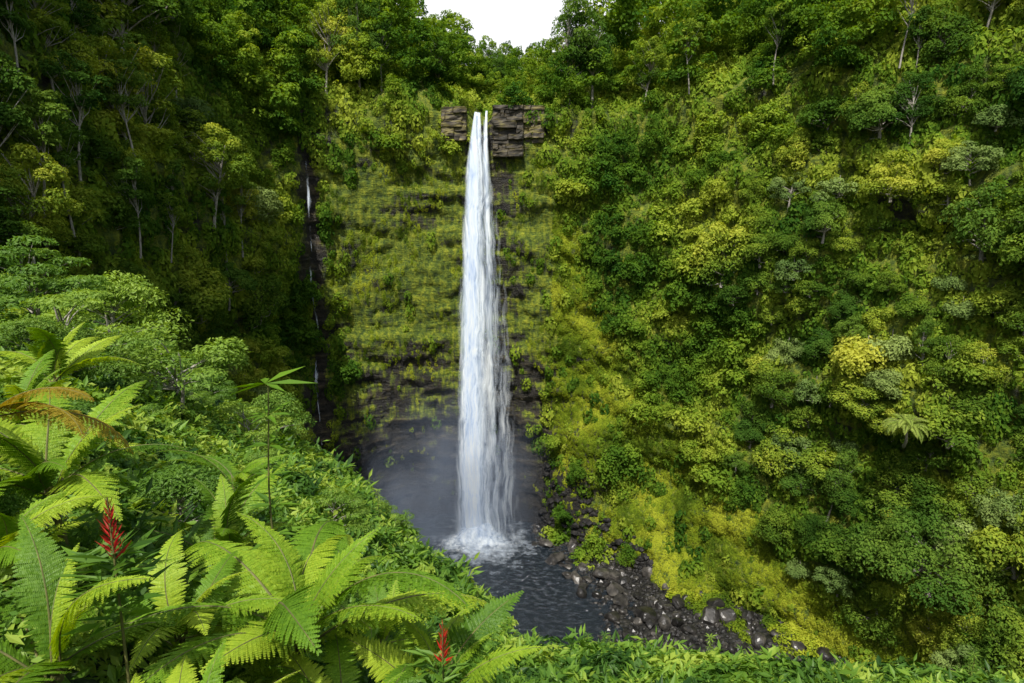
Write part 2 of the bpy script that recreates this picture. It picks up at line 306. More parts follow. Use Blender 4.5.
# ---------------------------------------------------------------- foliage templates
def puff_leaves(c,r,n,leaf,up=.35,flat=1.,rg=rng,aspect=.5,tbase=.5):
    v=norm(rg.normal(size=(n,3))); v[:,2]=np.where(v[:,2]<-.35,-v[:,2],v[:,2])
    lump=1+.22*vnoise(v*2.1+c*3.7,int(rg.integers(1000)))[:,None]
    rad=r*(.68+.38*rg.random((n,1))**.6)*lump
    pos=v*rad*np.array([1,1,flat])+c
    nr=norm(v*1.2+np.array([0,0,up])+rg.normal(size=(n,3))*.42)
    a=norm(np.cross(nr,rg.normal(size=(n,3)))); a=norm(a+np.array([0,0,-.3]))
    L=leaf*(.6+.8*rg.random(n)); Q=leafq(pos,a,nr,L,L*aspect)
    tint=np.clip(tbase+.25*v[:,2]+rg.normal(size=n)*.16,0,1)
    return Q,tint
def make_tree(kind,seed,mat):
    rg=np.random.default_rng(seed); parts=[];Qs=[];Ts=[]
    if kind=='round': H,R,nb,br,leaf,nl,th=10,4.8,34,(1.0,2.2),.22,430,.35
    if kind=='tall': H,R,nb,br,leaf,nl,th=24,6.3,36,(1.2,2.6),.27,400,.42
    if kind=='slim': H,R,nb,br,leaf,nl,th=22,4.4,19,(1.0,1.9),.26,260,.26
    if kind=='umbrella': H,R,nb,br,leaf,nl,th=10,5.4,30,(1.0,1.9),.22,350,.28
    if kind=='dome': H,R,nb,br,leaf,nl,th=14,10.5,90,(1.3,3.0),.23,540,.6
    if kind=='bush': H,R,nb,br,leaf,nl,th=5.5,3.8,22,(.8,1.7),.2,340,.2
    lean=rg.normal(size=2)*.05*H
    hz=np.linspace(0,1,7); tp=np.stack([lean[0]*hz**1.5+np.sin(hz*4+seed)*.02*H,lean[1]*hz**1.5+np.cos(hz*3+seed)*.02*H,hz*H*.8],1); tp[:,:2]-=tp[0,:2]
    parts.append(tube(tp,th*(1-.75*hz)))
    for b in range(nb):
        an=rg.random()*6.283; q=math.sqrt(rg.random())
        if kind=='round': c=np.array([math.cos(an)*R*q*.85,math.sin(an)*R*q*.85,H*(.05+.82*math.sqrt(1-.8*q*q)*rg.random()**.55)])
        elif kind=='tall': hh=rg.random(); rr=R*(.35+.65*math.sin(math.pi*min(1,hh*.9+.15)))*q; c=np.array([math.cos(an)*rr,math.sin(an)*rr,H*(.38+.58*hh)])
        elif kind=='slim': hh=rg.random(); rr=R*(.3+.7*math.sin(math.pi*min(1,hh*.9+.1)))*q; c=np.array([math.cos(an)*rr,math.sin(an)*rr,H*(.6+.37*hh)])
        elif kind=='umbrella': c=np.array([math.cos(an)*R*q,math.sin(an)*R*q,H*(.88-.3*q*q-.4*rg.random()**2+.04*rg.normal())])
        elif kind=='dome': c=np.array([math.cos(an)*R*q*.9,math.sin(an)*R*q*.9,H*(.1+.78*math.sqrt(max(0,1-q*q*.95))*(.6+.4*rg.random()))])
        else: c=np.array([math.cos(an)*R*q*.8,math.sin(an)*R*q*.8,H*(.1+.7*math.sqrt(1-q*q*.8)*rg.random()**.5)-.3])
        base=np.array([np.interp(c[2]*.7,tp[:,2],tp[:,0]),np.interp(c[2]*.7,tp[:,2],tp[:,1]),min(c[2]*.7,tp[-1,2])])
        mid=(base+c)/2+rg.normal(size=3)*.3; r0=th*.35
        parts.append(tube([base,mid,c],[r0,r0*.6,r0*.25],5))
        c[:2]+=lean*c[2]/H
        r=rg.uniform(*br); fl=.6 if kind=='umbrella' else .85
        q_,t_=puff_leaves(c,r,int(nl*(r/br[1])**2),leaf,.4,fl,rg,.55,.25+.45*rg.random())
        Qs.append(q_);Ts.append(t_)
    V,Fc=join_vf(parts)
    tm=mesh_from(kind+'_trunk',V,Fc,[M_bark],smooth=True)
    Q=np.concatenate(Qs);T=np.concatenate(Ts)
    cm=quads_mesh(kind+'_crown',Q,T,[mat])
    return dict(kind=kind,trunk=tm,crown=cm,Q=Q,T=T,H=H)
TT={'round':[make_tree('round',s,M_tree) for s in (1,2,3,6)]+[make_tree('round',5,M_grey),make_tree('round',4,M_dark)],
    'tall':[make_tree('tall',s,M_dark) for s in (11,12)]+[make_tree('tall',13,M_tree)],
    'slim':[make_tree('slim',51,M_tree),make_tree('slim',52,M_dark)],
    'umbrella':[make_tree('umbrella',21,M_tree),make_tree('umbrella',22,M_dark),make_tree('umbrella',23,M_grey)],
    'dome':[make_tree('dome',31,M_dark)],
    'bush':[make_tree('bush',s,M_tree) for s in (41,42)]+[make_tree('bush',43,M_grey)]}
LAB={'round':('broadleaf_tree','round-crowned green broadleaf tree on the steep canyon slope','tree','rounded trees on the canyon slopes'),
'tall':('rainforest_tree','tall rainforest tree with pale trunk rising above the slope','tree','tall rainforest trees on the ridges'),
'slim':('slender_tree','slender pale-trunked tree with a small high crown','tree','slender trees on the ridges'),
'umbrella':('umbrella_tree','spreading light green tree on the canyon wall','tree','spreading trees on the canyon slopes'),
'dome':('domed_tree','huge dome-shaped green tree at the foot of the slope','tree','dome-shaped trees'),
'bush':('bushy_tree','low bushy green tree clinging to the steep slope','tree','bushy trees on the canyon slopes')}
def put_tree(tpl,p,s,rot,label=None,lean=(0,0)):
    nm,lb,ct,gr=LAB[tpl['kind']]
    e=add_obj(nm,None); e.empty_display_size=.5; e.location=p; e.rotation_euler=(lean[0],lean[1],rot); e.scale=(s[0],s[0],s[1])
    e['label']=label or lb; e['category']=ct; e['group']=gr
    add_obj('trunk',tpl['trunk'],e); add_obj('crown',tpl['crown'],e)
    return e
wt=(1-cface)*(1-.97*np.clip(cgrass,0,1))*(1-.9*rockfoot*(cX>0))*(1-np.clip(ctree,0,1))*(1-np.clip(clip_*1.6,0,1))*(1-np.clip(cstream*1.4,0,1))*(~chid)
wt=wt*np.where((cX>-60)&(cX<16)&(cY>184)&(cZ<128),.1,1)
P,Nn=sample_sheet(6500,wt)
keep=[];KP=np.zeros((0,3))
for q in range(len(P)):
    dmin=(4.0+3.2*((q*7919)%97)/97.) if P[q,2]<135 else 6.0
    if len(keep) and np.min(np.sum((KP-P[q])**2,1))<dmin**2: continue
    keep.append(q); KP=P[keep]
    if len(keep)>=940: break
P=P[keep];Nn=Nn[keep]; dist=np.linalg.norm(P-CAM,axis=1)
order=np.argsort(dist)
stuffQ=[];stuffT=[]
for rank,q in enumerate(order):
    p=P[q].copy(); n=Nn[q]; steep=n[2]<.6; r=rng.random()
    left=p[0]<-50
    if p[2]>132: kind='tall' if r<.45 else ('slim' if r<.62 else ('round' if r<.88 else 'umbrella'))
    elif steep: kind='bush' if r<.42 else ('round' if r<.9 else ('umbrella' if r<.95 else 'tall'))
    else: kind='round' if r<.75 else 'umbrella'
    if left and r>.65 and p[2]>90: kind='slim' if r>.85 else 'tall'
    if p[0]>-58 and p[0]<16 and p[1]>184 and p[2]<130: kind='bush'
    tpl=TT[kind][rng.integers(len(TT[kind]))]
    if left and steep and kind in('round','bush'): tpl=TT[kind][rng.integers(2)]
    s=rng.uniform(.6,.95)+.85*rng.random()**3
    if kind=='tall' and p[2]<132: s*=.6
    if kind=='bush': s*=1.25
    if p[1]>250: s*=.85
    if p[1]>205 and abs(p[0]-8)<18+.22*(p[1]-200): s*=.74
    elif p[1]>195 and p[2]>135: s*=1.1
    p=p+n*rng.uniform(.1,1.0); p[2]-=1.0*s+ (2.6 if steep else .3)
    if abs(p[0]+9)<10 and p[1]<240 and p[2]>115: continue
    if rank<280: put_tree(tpl,p,(s,s*rng.uniform(.75,1.25)),rng.random()*6.28,lean=(rng.normal()*.08,rng.normal()*.08))
    else:
        a=rng.random()*6.28; R=np.array([[math.cos(a),-math.sin(a),0],[math.sin(a),math.cos(a),0],[0,0,1]])*s
        m=rng.random(len(tpl['Q']))<.3; Q=tpl['Q'][m]; c=Q.mean(1,keepdims=True); Q=(Q-c)*1.6+c
        stuffQ.append(Q@R.T+p); stuffT.append(np.clip(tpl['T'][m]*.7+rng.random()*.7-.2,0,1))
if stuffQ: add_obj('distant_forest',quads_mesh('distant_forest',np.concatenate(stuffQ),np.concatenate(stuffT),[M_shrub]),kind='stuff',label='dense rainforest canopy covering the upper slopes',category='forest')
def sheet_near(pt):
    d=np.sum((G-np.array(pt))**2,-1); a,b=np.unravel_index(np.argmin(d),d.shape); return G[a,b],NRM[a,b]
q,n=sheet_near((86,119,27)); put_tree(TT['dome'][0],q+n*2+np.array([0,0,-2]),(1.4,1.4),.4)
for (x,y,z,s,k) in [(17,203,136,1.4,0),(25,204,138,1.2,1),(-28,206,137,.8,2),(-38,206,137,1.1,0),(-47,203,138,1.3,1),(-56,200,138,1.2,2),(40,200,139,.9,2)]:
    q,n=sheet_near((x,y,z)); put_tree(TT['tall'][k],q+np.array([0,0,-1.]),(s*.85,s),x*1.3)
for (x,y,s) in [(-7,262,.62),(-1,270,.56),(5,265,.56),(-14,268,.66),(10,262,.56),(-3,250,.56),(16,272,.6),(-20,272,.72)]:
    q,n=sheet_near((x,y,158)); put_tree(TT['tall'][int(abs(x))%3],q+np.array([0,0,-1.]),(s,s),x*1.3)
for (x,y,z,s) in [(-70,94,101,.95),(-68,99,100,.85),(-72,88,102,1.0),(-74,104,108,.9),(-66,112,96,.8),(-72,120,112,.9),(88,150,136,.9),(70,176,138,.9),(104,120,137,.95),(52,188,138,.9)]:
    q,n=sheet_near((x,y,z)); put_tree(TT['slim'][0 if x>0 else 1],q+n*2.5+np.array([0,0,-1.]),(s,s),x*1.3)

PT=[puff_leaves(np.zeros(3),1.,76,.24,.3,.85,np.random.default_rng(100+s),.55,.5) for s in range(6)]
def scatter(P,Nv,Rr,templ,upmix,tint_amp=.35,flat=1.0,tshift=0.,zst=None):
    Qs=[];Ts=[]; k=rng.integers(len(templ),size=len(P))
    zax=norm(Nv+np.array([0,0,upmix])); aa=rng.normal(size=P.shape); xa=norm(np.cross(aa,zax)); ya=np.cross(zax,xa)
    M=np.stack([xa,ya,zax*flat],-1)*Rr[:,None,None]
    pt=rng.normal(size=len(P))*tint_amp*.5+tshift
    for j,(Q,T) in enumerate(templ):
        s=np.where(k==j)[0]
        if len(s)==0: continue
        W=np.einsum('nij,mkj->nmki',M[s],Q)
        if zst is not None: W[...,2]*=zst[s][:,None,None]
        W=W+P[s][:,None,None,:]
        Qs.append(W.reshape(-1,4,3)); Ts.append(np.clip(T[None]+pt[s][:,None],0,1).ravel())
    return np.concatenate(Qs),np.concatenate(Ts)
ws=(1-.97*np.clip(cface*1.02,0,1))*(1-.8*cgrass)*(1-.8*rockfoot*(cX>0))*(1-np.clip(cchute*1.6,0,1))*(1-np.clip(clip_*1.6,0,1))*(1-np.clip(cstream*1.4,0,1))*(~chid)*sm(cZ,2,7)
P,Nn=sample_sheet(16000,ws); Rr=(.6+1.7*rng.random(len(P))**1.4)*np.where(P[:,2]>137,1.2,1)
Q,T=scatter(P,Nn,Rr,PT,.1,zst=rng.uniform(1,1.7,len(P)))
add_obj('hillside_shrubs',quads_mesh('hillside_shrubs',Q,T,[M_shrub]),kind='stuff',label='dense green shrubs and vines covering steep canyon walls',category='shrubs')
wf=(cface*(.04+.45*sm(cZ,46,82))*(1-.92*np.exp(-((cX+6)/12)**2)) + 2.0*cgrass)*(1-np.clip(cchute*1.6,0,1))*(1-np.clip(clip_*1.2,0,1))*sm(cZ,1,4)*(~chid)
P,Nn=sample_sheet(14000,wf); msk=(fbm(P*np.array([.13,.13,.1]),3,77)>.04)|(P[:,0]>13); P=P[msk];Nn=Nn[msk]
isf=P[:,0]<13
Q,T=scatter(P,Nn,rng.uniform(.3,1.0,len(P))*np.where(isf,.72,.9),[(q[:52],t[:52]) for q,t in PT],-.1,flat=.6,zst=np.where(isf,rng.uniform(1.2,2.6,len(P)),1.2),tshift=.04)
add_obj('cliff_moss_ferns',quads_mesh('cliff_moss_ferns',Q,T,[M_moss]),kind='stuff',label='yellow-green moss and ferns hanging on the cliff',category='moss')

# ---------------------------------------------------------------- gorge floor, pool
def shore(y): return np.interp(y,[-80,60,100,118,134,146,160,182,194,215],[165,115,66,43,31,29,28,20,12,8])
def floorz(x,y):
    p=np.stack([x,y,0*x],-1)
    d=x-shore(y)+fbm(p*.1,3,3)*7
    z=np.where(d>0,d*.09,d*.4)
    z=np.clip(z,-2.5,12)+fbm(p*.22,3,8)*1.0
    return z
gx,gy=np.meshgrid(np.linspace(-90,160,230),np.linspace(-80,225,270),indexing='ij')
gz=floorz(gx,gy); Vf=np.stack([gx,gy,gz],-1); id2=np.arange(gx.size).reshape(gx.shape)
Ff=np.stack([id2[:-1,:-1],id2[1:,:-1],id2[1:,1:],id2[:-1,1:]],-1).reshape(-1,4)
add_obj('gorge_floor',mesh_from('gorge_floor',Vf.reshape(-1,3),Ff,[floormat()],smooth=True),kind='structure')
def poolmat():
    m,nt,nd,lk=newmat('dark_pool_water'); out=nd.new('ShaderNodeOutputMaterial'); p=nd.new('ShaderNodeBsdfPrincipled')
    geo=nd.new('ShaderNodeNewGeometry'); pos=geo.outputs['Position']
    vd=nd.new('ShaderNodeVectorMath'); vd.operation='DISTANCE'; lk.new(pos,vd.inputs[0]); vd.inputs[1].default_value=(-9,190,0)
    nz=noise(nd,lk,pos,.22,8,.7)
    mp=nd.new('ShaderNodeMapping'); mp.inputs['Scale'].default_value=(.8,1.3,1); mp.inputs['Rotation'].default_value=(0,0,.5); lk.new(pos,mp.inputs[0]); nf=noise(nd,lk,mp.outputs[0],.55,7,.68)
    f=math_(nd,lk,'MULTIPLY_ADD',vd.outputs['Value'],-1/16.,1.15)
    f=math_(nd,lk,'ADD',f,math_(nd,lk,'MULTIPLY_ADD',nz,3.6,-1.9)); f=math_(nd,lk,'MULTIPLY',f,.55,clamp=True)
    st=math_(nd,lk,'MULTIPLY_ADD',nf,5.,-2.5,clamp=True)
    ff=math_(nd,lk,'SUBTRACT',1.0,math_(nd,lk,'MULTIPLY',vd.outputs['Value'],1/75.),clamp=True); st=math_(nd,lk,'MULTIPLY',st,math_(nd,lk,'MULTIPLY',ff,.15))
    f=math_(nd,lk,'MAXIMUM',f,st)
    mix=nd.new('ShaderNodeMix'); mix.data_type='RGBA'; lk.new(f,mix.inputs['Factor']); mix.inputs[6].default_value=(.011,.017,.024,1); mix.inputs[7].default_value=(.72,.82,.95,1)
    lk.new(mix.outputs[2],p.inputs['Base Color']); lk.new(math_(nd,lk,'MULTIPLY_ADD',f,.6,.06),p.inputs['Roughness'])
    bp=nd.new('ShaderNodeBump'); bp.inputs['Strength'].default_value=.8; bp.inputs['Distance'].default_value=1.4
    lk.new(math_(nd,lk,'ADD',math_(nd,lk,'MULTIPLY',nz,.9),nf),bp.inputs['Height']); lk.new(bp.outputs[0],p.inputs['Normal'])
    lk.new(p.outputs[0],out.inputs[0]); return m
V=np.array([[-90,-80,0],[160,-80,0],[160,225,0],[-90,225,0]],float)
add_obj('pool_water',mesh_from('pool_water',V,[[0,1,2,3]],[poolmat()]),kind='structure')
def rockmesh(seed,sub=2):
    bm=bmesh.new(); bmesh.ops.create_icosphere(bm,subdivisions=sub,radius=1); V=np.array([v.co[:] for v in bm.verts]); Fr=np.array([[v.index for v in f.verts] for f in bm.faces]); bm.free()
    rg=np.random.default_rng(seed)
    for _ in range(9):
        n=norm(rg.normal(size=(1,3)))[0]; dcut=rg.uniform(.55,.85); h=V@n; V=V-np.outer(np.maximum(h-dcut,0),n)
    V=V*(1+.1*fbm(V*2.2+seed,3,seed)[:,None])*rg.uniform(.7,1.2,3)*np.array([1,1,.75])
    return V,Fr
RM=[mesh_from('boulder',*rockmesh(s+1,3),[M_rock],smooth=False) for s in range(7)]
def wallbase(y): return np.interp(y,[40,95,132,160,188,206],[101,92,71,50,28,12])
rk=[];tries=0
while len(rk)<284 and tries<40000:
    tries+=1; y=rng.uniform(108,204); a=shore(y)-9; b=wallbase(y)+1; x=a+(max(b,a+6)-a)*rng.random()
    if y>190 and x<7: continue
    s=.75+2.9*rng.random()**2.4
    if any((x-r[0])**2+(y-r[1])**2<((s+r[2])*.62)**2 for r in rk): continue
    rk.append((x,y,s))
for x,y,s in rk:
    o=add_obj('boulder',RM[rng.integers(7)]); z=float(floorz(np.array([x]),np.array([y]))[0]); z=max(z,-.6)
    o.location=(x,y,z+s*.3); o.scale=(s,s,s); o.rotation_euler=(rng.normal()*.3,rng.normal()*.3,rng.random()*6.28)
    o['label']='dark wet basalt boulder beside the pool'; o['category']='boulder'; o['group']='boulders along the pool edge'
# stepped blocky ledges flanking the lip of the fall
def ledge(seed,w,dp,h):
    rg=np.random.default_rng(seed); parts=[]
    zc=-h
    while zc<0:
        th_=rg.uniform(1.0,2.4); n_=int(rg.integers(2,4)); xs=np.sort(np.concatenate([[-w],rg.uniform(-w*.7,w*.7,n_-1),[w]]))
        for a_,b_ in zip(xs[:-1],xs[1:]):
            bm=bmesh.new(); bmesh.ops.create_cube(bm,size=1); bmesh.ops.bevel(bm,geom=bm.edges[:],offset=.08,segments=1,affect='EDGES'); bmesh.ops.triangulate(bm,faces=bm.faces[:]); bmesh.ops.subdivide_edges(bm,edges=bm.edges[:],cuts=2,use_grid_fill=True); bmesh.ops.triangulate(bm,faces=bm.faces[:])
            V=np.array([v.co[:] for v in bm.verts]); Fr=np.array([[v.index for v in f.verts] for f in bm.faces]); bm.free()
            off=rg.uniform(-.9,.7); V=V*np.array([(b_-a_)*1.02,dp,th_*1.05])+np.array([(a_+b_)/2,off,zc+th_/2])
            V=V+fbm(V*.9+seed,3,seed)[:,None]*np.array([.35,.6,.3]); parts.append((V,Fr))
        zc+=th_
    return join_vf(parts)
for (x,y,z,w_,h_,sd) in [(-17.5,198.6,136.0,3.8,9,3),(-1.2,198.4,137.2,4.6,15,5),(6.5,199.6,136.4,3.2,10,8)]:
    V,Fr=ledge(sd,w_,3.6,h_); o=add_obj('rock_ledge',mesh_from('rock_ledge',V,Fr,[M_ledge])); o.location=(x,y,z); o['label']='stepped ochre rock ledge beside the lip of the waterfall'; o['category']='rock'; o['group']='rock ledges at the lip'
parts=[]
lowr=[rockmesh(50+s,1) for s in range(4)]
for q in range(2600):
    y=rng.uniform(92,206); a=shore(y)-6; b=wallbase(y)+6; x=rng.uniform(a,max(b,a+3)); s=rng.uniform(.3,1.1); V,Fr=lowr[q%4]
    if y>190 and x<7: continue
    z=float(floorz(np.array([x]),np.array([y]))[0]); an=rng.random()*6.28; c_,s_=math.cos(an),math.sin(an)
    W=(V@np.array([[c_,-s_,0],[s_,c_,0],[0,0,1]]))*s+np.array([x,y,max(z,-.3)+.15]); parts.append((W,Fr))
for q in range(300):
    x=rng.uniform(10,42); a_=rng.random(); y0=np.interp(x,[8,26,48],[203,187,160]); z=24*a_**1.5*np.interp(x,[10,20,42],[1,.8,.25]); sq,sn=sheet_near((x,y0+.1*z,z))
    s=rng.uniform(.6,2.0); V,Fr=lowr[q%4]; parts.append((V*s+sq+sn*.2,Fr))
V,Fr=join_vf(parts); add_obj('rubble',mesh_from('rubble',V,Fr,[M_rock]),kind='stuff',label='small dark stones covering the pool shore',category='stones')
pb=[]
while len(pb)<900:
    y=rng.uniform(95,178); x=wallbase(y)-11+18*rng.random()
    if x<shore(y)+12: continue
    if fbm(np.array([[x*.15,y*.15,0]]),2,55)[0]<-.15: continue
    pb.append((x,y,float(floorz(np.array([x]),np.array([y]))[0])+.3))
pb=np.array(pb); Q,T=scatter(pb,np.tile([0,0,1.],(len(pb),1)),rng.uniform(.5,1.5,len(pb)),[(q[:60],t[:60]) for q,t in PT],.5)
add_obj('bank_plants',quads_mesh('bank_plants',Q,T,[M_moss]),kind='stuff',label='bright low plants creeping over the stony bank',category='plants')

# ---------------------------------------------------------------- waterfall
def watermat(name,dens,fx=1.0,power=.6):
    m,nt,nd,lk=newmat(name); out=nd.new('ShaderNodeOutputMaterial')
    geo=nd.new('ShaderNodeNewGeometry'); pos=geo.outputs['Position']
    wv=nd.new('ShaderNodeTexNoise'); wv.inputs['Scale'].default_value=.06; wv.inputs['Detail'].default_value=2; lk.new(pos,wv.inputs['Vector'])
    wa=nd.new('ShaderNodeVectorMath'); wa.operation='MULTIPLY_ADD'; lk.new(wv.outputs['Color'],wa.inputs[0]); wa.inputs[1].default_value=(5,5,0); lk.new(pos,wa.inputs[2])
    mp=nd.new('ShaderNodeMapping'); mp.inputs['Scale'].default_value=(.8*fx,.8*fx,.035); lk.new(wa.outputs[0],mp.inputs[0])
    n1=noise(nd,lk,mp.outputs[0],.8,6,.6)
    mp2=nd.new('ShaderNodeMapping'); mp2.inputs['Scale'].default_value=(2.6*fx,2.6*fx,.2); lk.new(wa.outputs[0],mp2.inputs[0]); n2=noise(nd,lk,mp2.outputs[0],.7,4,.6)
    at=nd.new('ShaderNodeAttribute'); at.attribute_name='thick'
    v=math_(nd,lk,'ADD',math_(nd,lk,'MULTIPLY_ADD',n1,4.6,-2.3),math_(nd,lk,'MULTIPLY_ADD',n2,2.2,-1.1))
    v=math_(nd,lk,'ADD',v,math_(nd,lk,'MULTIPLY_ADD',at.outputs['Fac'],2.7,dens)); v=math_(nd,lk,'MULTIPLY',v,power,clamp=True)
    v=math_(nd,lk,'MULTIPLY',v,math_(nd,lk,'MULTIPLY',at.outputs['Fac'],1.6,clamp=True))
    d=nd.new('ShaderNodeBsdfDiffuse'); t=nd.new('ShaderNodeBsdfTranslucent')
    sh=math_(nd,lk,'ADD',math_(nd,lk,'MULTIPLY',n1,.6),math_(nd,lk,'MULTIPLY',n2,.4))
    col=ramp(nd,lk,sh,[(.36,(.46,.6,.86)),(.47,(.74,.85,1.0)),(.58,(.9,.96,1.0))]); lk.new(col,d.inputs[0]); lk.new(col,t.inputs[0])
    ms=nd.new('ShaderNodeMixShader'); ms.inputs[0].default_value=.2; lk.new(d.outputs[0],ms.inputs[1]); lk.new(t.outputs[0],ms.inputs[2])
    tr=nd.new('ShaderNodeBsdfTransparent'); m2=nd.new('ShaderNodeMixShader'); lk.new(v,m2.inputs[0]); lk.new(tr.outputs[0],m2.inputs[1]); lk.new(ms.outputs[0],m2.inputs[2]); lk.new(m2.outputs[0],out.inputs[0])
    return m
M_wf=watermat('falling_water',-.5,1.,.5)
def fall_sheet(cx,hw,zt,zb,yo,thick,nu=44,nv=150,seed=0):
    u=np.linspace(-1,1,nu)[:,None]; v=np.linspace(0,1,nv)[None,:]
    z=zt+(zb-zt)*v+0*u
    cxv=np.interp(v,*cx); hwv=np.interp(v,*hw)
    x=cxv+u*hwv; y=196.6-yo-4.6*np.sqrt(v)*1.0+0*u
    pp=np.stack([x*.3,z*.03,0*z+seed],-1); nn=fbm(pp,4,seed+40)
    y=y+nn*1.0*v**.5-(1-u**2)*1.2*v
    x=x+fbm(np.stack([0*x+seed,z*.05,u*2+0*z],-1),2,seed)*1.2*v
    th=np.clip((1-np.abs(u)**1.4),0,1)*np.interp(v,*thick)
    nid=np.arange(nu*nv).reshape(nu,nv); Fw=np.stack([nid[:-1,:-1],nid[1:,:-1],nid[1:,1:],nid[:-1,1:]],-1).reshape(-1,4)
    return np.stack([x,y,z],-1).reshape(-1,3),Fw,th.ravel()
sheets=[fall_sheet(([0,.04,.1,.3,.6,1],[-10.2,-10.5,-10.8,-11.2,-11.2,-10.6]),([0,.04,.12,.4,.7,1],[.9,1.8,3.6,5.8,7.4,9.4]),135.0,-.2,0,([0,.1,.6,1],[1.2,1,.8,.8]),seed=1),
 fall_sheet(([0,.05,.3,.6,1],[-10.8,-11.4,-12.4,-13.0,-12.8]),([0,.05,.12,.4,.7,1],[.5,1.2,2.6,4.0,5.2,6.6]),135.0,-.2,1.0,([0,.1,.6,1],[1.3,1.35,1.3,1.35]),seed=2),
 fall_sheet(([0,.1,.3,.6,1],[-8.4,-8.0,-6.0,-3.6,-1.6]),([0,.1,.4,.7,1],[.4,1.6,4.6,6.0,7.4]),133,-.2,-.3,([0,.1,.6,1],[.6,.5,.46,.46]),seed=3),
 fall_sheet(([0,.04,.1,.3,.6,1],[-7.6,-7.8,-8.0,-7.4,-6.5,-5]),([0,.04,.1,.4,.7,1],[.4,.6,1.2,2.4,3.4,5.4]),135.4,-.2,.6,([0,.1,.6,1],[1.1,.9,.55,.5]),seed=4)]
V,Fw=join_vf([(a,b) for a,b,c in sheets]); th=np.concatenate([c for a,b,c in sheets])
wm=mesh_from('falling_water',V,Fw,[M_wf],smooth=True); a=wm.attributes.new('thick','FLOAT','POINT'); a.data.foreach_set('value',th.astype(np.float32))
wo=add_obj('waterfall',wm); wo['label']='tall white plunge waterfall dropping over a mossy cliff into a pool'; wo['category']='waterfall'
V=[];Fs=[];th=[];off=0
for (hh,rx_,ry_,sd) in ((9,12,7,91),(5.5,15,9,95),(2.6,19,12,99)):
    nr,na=26,90; VV=[]
    for r_ in range(nr):
        for a_ in range(na):
            f=r_/(nr-1); an=a_/na*6.283; VV.append([-11+math.cos(an)*f*rx_,190.5+math.sin(an)*f*ry_,1-f])
    VV=np.array(VV); t_=VV[:,2].copy(); VV[:,2]=.1+hh*t_**1.4*(1+.5*fbm(VV*.3,3,sd)); V.append(VV); th.append(np.clip(t_*1.1,0,.8))
    for r_ in range(nr-1):
        for a_ in range(na): a2=(a_+1)%na; Fs.append([off+r_*na+a_,off+r_*na+a2,off+(r_+1)*na+a2,off+(r_+1)*na+a_])
    off+=nr*na
V=np.concatenate(V); th=np.concatenate(th)
M_sp=watermat('splashing_foam',-.5,.7,.32)
spm=mesh_from('splash',V,Fs,[M_sp],smooth=True); a=spm.attributes.new('thick','FLOAT','POINT'); a.data.foreach_set('value',th.astype(np.float32))
add_obj('splash',spm,wo)
zs=np.linspace(120,34,70); ys=[]
for z in zs: s_,n_=sheet_near((-60.3,190,z)); ys.append((s_+n_*1.0)[:2])
ys=np.array(ys); ker=np.ones(13)/13; yp=np.stack([np.convolve(np.pad(ys[:,k],6,mode='edge'),ker,'valid') for k in (0,1)],1)
q=[];th=[]
for (px_,py_),z in zip(yp,zs):
    w_=.7+.3*math.sin(z*.23)+.25*math.sin(z*.71)
    br_=.85+.4*math.sin(z*.35+1)*math.sin(z*.13)
    q+=[[px_+.4-w_,py_-1.3,z],[px_+.4,py_-2.0,z],[px_+.4+w_,py_-1.3,z]]; th+=[.15*br_,br_,.15*br_]
q=np.array(q); th=np.array(th); Ft=np.array([[3*i_+k_,3*i_+k_+1,3*i_+k_+4,3*i_+k_+3] for i_ in range(69) for k_ in (0,1)])
tm=mesh_from('side_cascade',q,Ft,[watermat('trickling_water',-1.5,1.5)],smooth=True); a=tm.attributes.new('thick','FLOAT','POINT'); a.data.foreach_set('value',th.astype(np.float32))
to=add_obj('thin_cascade',tm); to['label']='thin cascade trickling down a dark rocky cleft'; to['category']='waterfall'
# mist volume
bm=bmesh.new(); bmesh.ops.create_icosphere(bm,subdivisions=3,radius=1); mm=bpy.data.meshes.new('mist'); bm.to_mesh(mm); bm.free()
m,nt,nd,lk=newmat('spray_mist'); out=nd.new('ShaderNodeOutputMaterial'); tc=nd.new('ShaderNodeTexCoord'); ln=nd.new('ShaderNodeVectorMath'); ln.operation='DISTANCE'; lk.new(tc.outputs['Object'],ln.inputs[0]); ln.inputs[1].default_value=(.15,0,-.3)
l2=nd.new('ShaderNodeVectorMath'); l2.operation='LENGTH'; lk.new(tc.outputs['Object'],l2.inputs[0])
r=math_(nd,lk,'SUBTRACT',1.05,ln.outputs['Value'],clamp=True); r=math_(nd,lk,'POWER',r,1.7)
edge=math_(nd,lk,'SUBTRACT',1.0,l2.outputs['Value'],clamp=True); edge=math_(nd,lk,'MULTIPLY',edge,3.,clamp=True)
nz=noise(nd,lk,tc.outputs['Object'],2.2,2); nz=math_(nd,lk,'MULTIPLY_ADD',nz,4.5,-1.7,clamp=True)
den=math_(nd,lk,'MULTIPLY',math_(nd,lk,'MULTIPLY',math_(nd,lk,'MULTIPLY',r,nz),edge),.1)
MC=(.6,.74,1,1)
vs=nd.new('ShaderNodeVolumeScatter'); vs.inputs['Color'].default_value=MC; vs.inputs['Anisotropy'].default_value=0.0; lk.new(den,vs.inputs['Density'])
va=nd.new('ShaderNodeVolumeAbsorption'); va.inputs['Color'].default_value=MC; lk.new(den,va.inputs['Density'])
ad=nd.new('ShaderNodeAddShader'); lk.new(vs.outputs[0],ad.inputs[0]); lk.new(va.outputs[0],ad.inputs[1]); lk.new(ad.outputs[0],out.inputs['Volume'])
mm.materials.append(m)
mo=add_obj('spray_mist',mm,kind='stuff',label='pale mist drifting around the base of the falls',category='mist'); mo.location=(-25,187,24); mo.scale=(40,15,52)

